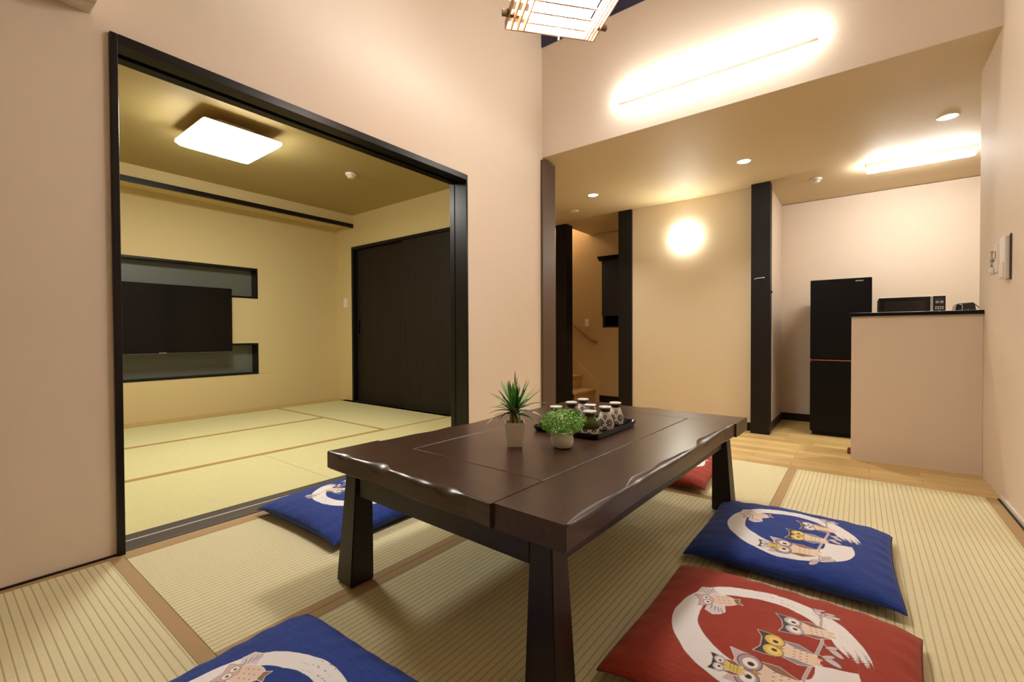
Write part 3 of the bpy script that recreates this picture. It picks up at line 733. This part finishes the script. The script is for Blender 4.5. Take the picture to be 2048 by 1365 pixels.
b = bm_(); bx(b, (-.128, -.128, .0165), (.128, .128, .165), .004); obj('diffuser', b, emit('lantern_paper', C_PENDANT, P_PENDANT), lt, local=True)
b = bm_(); bx(b, (-.206, -.206, .172), (.206, .206, .178)); obj('top_board', b, M['lamp_wood'], lt, local=True)
b = bm_(); tube(b, [(0, 0, .1785), (0, 0, ZT-2.212)], .004, 8); obj('hanging_cord', b, M['black_matt'], lt, local=True)
b = bm_(); tube(b, [(.0, .09, -.05), (.0, .09, .0160)], .0030, 8); tube(b, [(0, .09, -.058), (0, .09, -.0505)], .0036, 8); obj('pull_cord', b, M['white'], lt, local=True)

# long light on the upper wall
wl = thing('wall_batten_light', 'long glowing light fixed along the upper wall above the kitchen opening', 'lamp', (1.355, 3.31, 2.60))
b = bm_(); bx(b, (.718, 3.286, 2.592), (1.992, 3.3095, 2.5945)); obj('bracket', b, M['white'], wl)
b = bm_(); bx(b, (.722, 3.246, 2.5947), (1.988, 3.3095, 2.652), .012); obj('diffuser', b, emit('batten_glow', C_BRACKET, P_BRACKET), wl)
# ceiling lamp of the side room
cl = thing('ceiling_lamp', 'square glowing ceiling lamp of the side room', 'lamp', (-1.425, 1.38, ZL))
b = bm_(); bx(b, (-.13, -.12, -.075), (.13, .12, -.0005), .01); obj('mount', b, M['white_warm'], cl, local=True)
b = bm_(); V = []
for (sx, sy, z, r) in ((.276, .250, -.088, .010), (.277, .251, -.100, .010), (.255, .230, -.124, .016), (.215, .192, -.140, .02), (.12, .11, -.148, .03)):
    V.append([b.verts.new(p) for p in rrect(sx, sy, r, z)])
for r0, r1 in zip(V, V[1:]):
    n = len(r0)
    for i in range(n): f = b.faces.new((r0[i], r0[(i+1) % n], r1[(i+1) % n], r1[i])); f.smooth = True
b.faces.new(V[-1]); b.faces.new(V[0]); obj('shade', b, emit('ceiling_lamp_glow', C_LEFT, P_LEFT), cl, local=True)
b = bm_(); b2 = [b.verts.new(p) for p in rrect(.278, .252, .022, -.0805)]; b3 = [b.verts.new(p) for p in rrect(.278, .252, .022, -.0855)]
for i in range(len(b2)): b.faces.new((b2[i], b2[(i+1) % len(b2)], b3[(i+1) % len(b2)], b3[i]))
b.faces.new(b2); b.faces.new(b3); obj('rim', b, M['lamp_wood'], cl, local=True)
# kitchen tube
kt = thing('kitchen_strip_light', 'bright strip light on the kitchen ceiling near the right wall edge', 'lamp', (2.6, 5.28, ZC))
b = bm_(); bx(b, (2.235, 5.235, ZC-.028), (2.955, 5.325, ZC-.0005), .003); obj('base', b, M['white'], kt)
b = bm_(); bx(b, (2.24, 5.232, ZC-.072), (2.95, 5.328, ZC-.0285), .014); obj('diffuser', b, emit('strip_glow', C_TUBE, P_TUBE), kt)
# downlights
dl = None
for x, y, lab in ((-.14, 4.53, 'small recessed downlight nearest the brown post in the low ceiling'), (1.374, 4.476, 'recessed downlight in the middle of the low ceiling'),
                  (2.689, 4.451, 'recessed downlight close to the right wall edge')):
    if dl is None:
        dl = thing('downlight', lab, 'lamp', (x, y, ZC), 0, 'recessed downlights in the low ceiling')
        b = bm_(); lathe(b, [(.062, -.0005), (.062, -.004), (.052, -.006), (.050, -.0005)], 32, closed=False); obj('trim_ring', b, M['white'], dl, local=True)
        b = bm_(); lathe(b, [(.0495, -.0008), (.0495, -.0035)], 32); obj('bulb_disc', b, emit('downlight_glow', C_DOWN, P_DOWN), dl, local=True)
        ld = bpy.data.lights.new('beam', 'SPOT'); ld.energy = 58; ld.color = C_DOWN; ld.spot_size = R(112); ld.spot_blend = 1.0; ld.shadow_soft_size = .045
        lo_ = bpy.data.objects.new('beam', ld); COL.objects.link(lo_); lo_.parent = dl; lo_.location = (0, 0, -.008)
    else: dup(dl, (x, y, ZC), 0, lab)
# unlit round fixture on the hall ceiling
t = thing('ceiling_sensor', 'pale unlit round ceiling fitting near the top of the black stair post', 'sensor', (-.621, 4.969, ZC))
b = bm_(); lathe(b, [(.055, -.0005), (.055, -.01), (.046, -.016)], 28); obj('sensor_body', b, M['white_warm'], t, local=True)
# round wall lamp
t = thing('round_wall_lamp', 'round glowing wall lamp on the ochre accent wall', 'lamp', (.606, 5.36, 1.93))
b = bm_(); lathe(b, [(.05, 0), (.05, .012)], 28); bmesh.ops.rotate(b, verts=b.verts, cent=(0, 0, 0), matrix=Matrix.Rotation(R(90), 3, 'X')); 
for v in b.verts: v.co.y -= .0005
obj('mount', b, M['white'], t, local=True)
b = bm_(); lathe(b, [(.03, .0125), (.10, .014), (.128, .024), (.124, .04), (.09, .060), (.04, .072), (.01, .074)], 40); bmesh.ops.rotate(b, verts=b.verts, cent=(0, 0, 0), matrix=Matrix.Rotation(R(90), 3, 'X'))
obj('globe', b, emit('wall_lamp_glow', C_WALL, P_WALL), t, local=True)
# lamp upstairs over the stairwell
t = thing('stairwell_lamp', 'small wall lamp high on the stair wall, hidden behind the black post', 'lamp', (-1.80, 6.2232, 2.78))
b = bm_(); lathe(b, [(.01, -.08), (.05, -.068), (.075, -.02), (.075, .02), (.05, .068), (.01, .08)], 28); obj('globe', b, emit('stair_glow', C_STAIR, P_STAIR), t, local=True)
# smoke detectors
def smoke(loc, lab):
    t = thing('smoke_detector', lab, 'smoke detector', loc, 0, 'smoke detectors on the ceilings')
    b = bm_(); lathe(b, [(.05, -.0005), (.051, -.012), (.046, -.022)], 30); obj('base', b, M['white'], t, local=True)
    b = bm_(); lathe(b, [(.034, -.0222), (.034, -.034), (.026, -.042), (.008, -.045)], 30); obj('sensor_head', b, M['white_warm'], t, local=True)
    return t
smoke((-1.53, 2.44, ZL), 'white smoke detector on the olive ceiling of the side room')
smoke((1.847, 5.418, ZC), 'white smoke detector on the kitchen ceiling beside the dark post')

# ---------------------------------------------------------------- side room things
tv = thing('television', 'large black wall-mounted television in front of the niches', 'television', (-3.2, 1.40, 0))
box('bracket', (-3.1995, 1.1, .75), (-3.135, 1.7, 1.15), M['black_matt'], tv)
box('bezel', (-3.134, .83, .648), (-3.105, 2.030, 1.318), M['black_satin'], tv, .003)
box('screen', (-3.1048, .838, .664), (-3.1035, 2.022, 1.311), M['screen'], tv)
box('lower_edge', (-3.1048, .832, .650), (-3.1030, 2.028, .654), mat('grey_edge', (92, 88, 84), .35), tv)
box('maker_mark', (-3.1029, 1.39, .6515), (-3.1024, 1.45, .659), M['chrome'], tv)
# closet
cf = thing('closet_frame', 'dark frame around the two closet doors in the side room', 'closet frame', (-1.9, 3.3, 0))
box('jamb', (-2.835, 3.286, 0.0018), (-2.80, 3.385, 1.9145), M['dark'], cf); box('header', (-2.799, 3.286, 1.880), (-.951, 3.38, 1.9145), M['dark'], cf)
box('jamb', (-.985, 3.286, 0.0018), (-.951, 3.38, 1.8795), M['dark'], cf)
box('sill', (-2.799, 3.302, -.029), (-.986, 3.385, .0012), M['dark_h'], cf)
def closet_door(x0, x1, y0, lab, hx_):
    d = thing('sliding_door', lab, 'door', ((x0+x1)/2, y0, .002), 0, 'dark closet sliding doors')
    box('door_panel', (x0, y0, .002), (x1, y0+.028, 1.8790), M['closet'], d, .002)
    box('gap_shade_strip', (x0, y0-.0015, .002), (x0+.016, y0-.0002, 1.8790), M['black_matt'], d)  # black strip drawn in as the shade of the gap between the doors
    box('finger_pull', (hx_-.016, y0-.0025, .84), (hx_+.016, y0-.0002, 1.0), M['black'], d, .001)
    return d
closet_door(-2.798, -1.845, 3.345, 'left dark closet sliding door, behind the other one', -2.76)
closet_door(-1.875, -.987, 3.300, 'right dark closet sliding door, in front, by the doorway jamb', -1.835)
def switch(name, lab, lo, hi, face, m):
    t = thing(name, lab, 'light switch', ((lo[0]+hi[0])/2, (lo[1]+hi[1])/2, lo[2]), 0)
    box('plate', lo, hi, m, t, .002)
    c = [(lo[i]+hi[i])/2 for i in range(3)]
    if face == 'Y': box('rocker', (lo[0]+.018, lo[1]-.003, lo[2]+.02), (hi[0]-.018, lo[1]-.0003, hi[2]-.02), M['white'], t, .0008)
    return t
switch('light_switch', 'white light switch on the straw wall left of the closet', (-3.015, 3.288, 1.165), (-2.945, 3.2995, 1.285), 'Y', M['white'])

# ---------------------------------------------------------------- hall, stairs
st = thing('staircase', 'pale wooden staircase climbing to the left behind the black post', 'stairs', (-1.6, 5.9, ZK))
for k in range(7):
    x1 = -.985-.245*k; z0 = ZK+.0005 if k == 0 else ZK+.2*k-.001
    box('tread', (x1-.275, 5.30 if False else 5.66, ZK+.2*(k+1)-.032), (x1, 6.2775, ZK+.2*(k+1)), M['stair'], st, .004)
    box('riser', (x1-.035, 5.665, ZK+.2*k+.0005), (x1-.02, 6.2775, ZK+.2*(k+1)-.0325), M['stair'], st)
b = bm_(); prism(b, [(-.94, ZK+.0005), (-.94, ZK+.29), (-2.75, ZK+.29+1.81*.816), (-2.75, ZK+.0005)], 'Y', 6.278, 6.2995); obj('stringer', b, mat('stringer_wood', (206, 172, 112), .5), st)
hr = thing('handrail', 'wooden stair handrail sloping down to the right on the stair wall', 'handrail', (-1.4, 6.25, .7))
pts = [(-2.6, 6.235, .715+1.58*.816), (-1.06, 6.235, .735), (-1.02, 6.24, .712), (-1.0, 6.262, .705), (-1.0, 6.2985, .705)]
b = bm_(); tube(b, pts, .018, 10); obj('rail', b, mat('rail_wood', (150, 104, 56), .4), hr)
switch('light_switch', 'pale light switch above the stair handrail', (-1.185, 6.287, .94), (-1.115, 6.2995, 1.06), 'Y', M['white_warm'])
wn = thing('window_1', 'dark window in the stair wall', 'window', (-.65, 6.3, .92)); wn['kind'] = 'structure'
box('pane', (-.8945, 6.36, .9205), (-.4005, 6.37, 1.9545), mat('night_pane', (4, 4, 6), .1), wn)
b = bm_(); bx(b, (-.8945, 6.302, .9205), (-.866, 6.358, 1.9545)); bx(b, (-.4295, 6.302, .9205), (-.4005, 6.358, 1.9545)); bx(b, (-.8655, 6.302, .9205), (-.43, 6.358, .945)); obj('window_frame', b, M['black_matt'], wn)
bl = thing('window_blind', 'charcoal blind half lowered over the dark stair window with a flared top', 'blind', (-.65, 6.29, 1.9))
box('fabric', (-.90, 6.286, 1.095), (-.395, 6.292, 1.93), M['blind'], bl)
b = bm_(); prism(b, [(6.2995, 1.925), (6.2995, 1.985), (6.20, 1.985), (6.205, 1.966), (6.235, 1.945), (6.27, 1.925)], 'X', -.935, -.36); obj('valance', b, M['black_satin'], bl)
# hook and knob on the post
t = thing('coat_hook', 'small bright metal hook on the face of the dark post by the fridge alcove', 'hook', (1.39, 5.225, 1.383))
b = bm_(); tube(b, [(1.345, 5.2245, 1.375), (1.345, 5.19, 1.376), (1.36, 5.185, 1.383), (1.435, 5.185, 1.386)], .005, 8); obj('hook_bar', b, M['chrome'], t)
t = thing('door_stop', 'tiny dark knob on the side wall behind the dark post', 'knob', (1.4785, 5.27, 1.24))
b = bm_(); bx(b, (1.4785, 5.262, 1.232), (1.495, 5.282, 1.252), .004); obj('knob', b, M['black_matt'], t)

# ---------------------------------------------------------------- kitchen things
FY = 5.50; Z0 = ZK+.0005
fr = thing('refrigerator', 'tall black two-door refrigerator in the kitchen alcove', 'refrigerator', (2.04, FY+.3, ZK))
box('cabinet', (1.803, FY+.05, Z0+.03), (2.288, FY+.62, 1.352), M['black_satin'], fr, .006)
box('plinth', (1.815, FY+.07, Z0), (2.276, FY+.60, Z0+.0295), M['black_matt'], fr)
box('upper_door', (1.800, FY, .562), (2.291, FY+.0495, 1.356), M['black_satin'], fr, .008)
box('lower_door', (1.800, FY, Z0+.045), (2.291, FY+.0495, .538), M['black_satin'], fr, .008)
b = bm_(); tube(b, [(1.803+.485*i/12, FY-.004+.006*abs(i/6-1)**2, .550) for i in range(13)], .007, 8); obj('red_grip', b, M['red_trim'], fr)['label'] = 'dull red curved grip between the doors'
box('maker_mark', (2.165, FY-.0012, 1.322), (2.225, FY-.0001, 1.333), M['chrome'], fr)
# worktop behind the half wall
kc = thing('kitchen_unit', 'kitchen worktop unit hidden behind the half wall', 'cabinet', (2.9, 4.2, ZK))
box('carcass', (2.17, 3.96, ZK+.08), (3.9, 4.6, .775), M['white_warm'], kc, .003); box('plinth', (2.19, 3.99, ZK+.0005), (3.88, 4.57, ZK+.0795), M['black_matt'], kc)
box('worktop', (2.16, 3.955, .7755), (3.91, 4.62, .80), M['black_satin'], kc, .003)
MY = 4.10; ZW = .8005
mwv = thing('microwave_oven', 'black microwave oven with a steel handle strip behind the half wall', 'microwave', (2.48, MY+.2, ZW))
box('casing', (2.304, MY+.02, ZW+.008), (2.646, MY+.37, 1.067), M['black_satin'], mwv, .004)
for x in (2.33, 2.62):
    for y in (MY+.05, MY+.33): box('foot', (x-.012, y-.012, ZW), (x+.012, y+.012, ZW+.0078), M['black_matt'], mwv)
dd = box('door', (2.304, MY, ZW+.010), (2.571, MY+.0195, 1.066), M['black'], mwv, .003)
box('window', (2.335, MY-.001, ZW+.04), (2.545, MY-.0001, 1.040), mat('oven_window', (40, 40, 38), .12), dd)
box('handle_strip', (2.5715, MY-.012, ZW+.010), (2.584, MY+.0195, 1.066), mat('silver_plastic', (206, 203, 198), .35), mwv, .002)
cp = box('control_panel', (2.5845, MY, ZW+.010), (2.646, MY+.0195, 1.066), mat('panel_navy', (34, 34, 46), .3), mwv, .002)
box('display_frame', (2.595, MY-.0012, 1.012), (2.636, MY-.0001, 1.056), mat('panel_slate', (66, 68, 84), .3), cp)
b = bm_()
for k in range(5):
    if k != 2: bx(b, (2.5975+.0078*k, MY-.0026, 1.018), (2.6040+.0078*k, MY-.0014, 1.033))
bx(b, (2.6145, MY-.0026, 1.021), (2.6175, MY-.0014, 1.024)); bx(b, (2.6145, MY-.0026, 1.028), (2.6175, MY-.0014, 1.031)); obj('display', b, mat('lcd_grey', (196, 200, 190), .4), cp)
for r_ in range(2):
    for k in range(4):
        bt = box('button', (2.5945+.0112*k, MY-.0022, .990-.012*r_), (2.6025+.0112*k, MY-.0001, .997-.012*r_), M['white'], cp, .0006)
b = bm_(); lathe(b, [(.016, .0), (.016, .010), (.012, .014)], 28); bmesh.ops.rotate(b, verts=b.verts, cent=(0, 0, 0), matrix=Matrix.Rotation(R(90), 3, 'X')); bmesh.ops.translate(b, verts=b.verts, vec=(2.615, MY-.0002, .952)); obj('dial', b, M['chrome'], cp)
ts = thing('black_appliance', 'small glossy black appliance with sloping sides right of the microwave', 'appliance', (2.755, MY+.08, ZW))
b = bm_(); hexa(b, [(2.672, MY+.01, ZW), (2.812, MY+.01, ZW), (2.812, MY+.2, ZW), (2.672, MY+.2, ZW), (2.702, MY+.03, 1.012), (2.786, MY+.03, 1.018), (2.786, MY+.18, 1.018), (2.702, MY+.18, 1.012)])
bmesh.ops.bevel(b, geom=list(b.edges), offset=.006, segments=3, affect='EDGES'); obj('body', b, M['black'], ts)
b = bm_(); tube(b, [(2.712, MY+.008, 1.006), (2.724, MY+.012, 1.002), (2.726, MY+.008, .985), (2.722, MY+.004, .96)], .003, 8); obj('chrome_strip', b, M['chrome'], ts)
b = bm_(); tube(b, [(2.790, MY+.05, 1.005), (2.806, MY+.05, .985), (2.822, MY+.05, .955)], .0025, 6); obj('wire', b, M['black_matt'], ts)
b = bm_(); tube(b, [(2.752, MY+.006, .955), (2.752, MY+.006, .972)], .0022, 6); obj('indicator', b, M['chrome'], ts)

# ---------------------------------------------------------------- right wall and upper left
ic = thing('intercom_phone', 'white intercom handset unit on the right wall', 'intercom', (XR, 3.14, 1.18))
box('backplate', (XR-.006, 3.100, 1.070), (XR-.0005, 3.112, 1.285), M['jar_brown'], ic)
box('unit_body', (XR-.024, 3.113, 1.078), (XR-.0005, 3.205, 1.280), M['white'], ic, .006)
box('lower_cover', (XR-.0265, 3.117, 1.084), (XR-.0245, 3.201, 1.155), M['white_warm'], ic, .0008)
hs = thing('remote_handset', 'ivory handset hanging on the right wall beside the intercom', 'handset', (XR, 3.35, 1.19))
b = bm_(); bx(b, (XR-.020, 3.285, 1.12), (XR-.0005, 3.345, 1.275), .008); obj('cradle', b, M['white_warm'], hs)
b = bm_(); tube(b, [(XR-.024, 3.330, 1.115), (XR-.030, 3.331, 1.145), (XR-.028, 3.331, 1.19), (XR-.029, 3.331, 1.235)], [.009, .011, .009, .007], 10); obj('receiver', b, M['white'], hs)
box('dark_slot', (XR-.0212, 3.298, 1.195), (XR-.0201, 3.306, 1.232), M['black_matt'], hs)
ac = thing('air_conditioner', 'beige-white wall air conditioner high in the upper left corner', 'air conditioner', (0, -.02, 1.97))
b = bm_(); prism(b, [(.0005, 1.975), (.10, 1.962), (.19, 1.985), (.215, 2.03), (.215, 2.23), (.19, 2.25), (.0005, 2.25)], 'Y', -.42, .383); 
obj('housing', b, M['aircon'], ac)
box('end_cap', (.0005, .3832, 1.977), (.213, .389, 2.248), M['white'], ac)
b = bm_(); prism(b, [(.06, 1.958), (.17, 1.974), (.17, 1.979), (.06, 1.963)], 'Y', -.40, .36); obj('flap', b, M['white_warm'], ac)
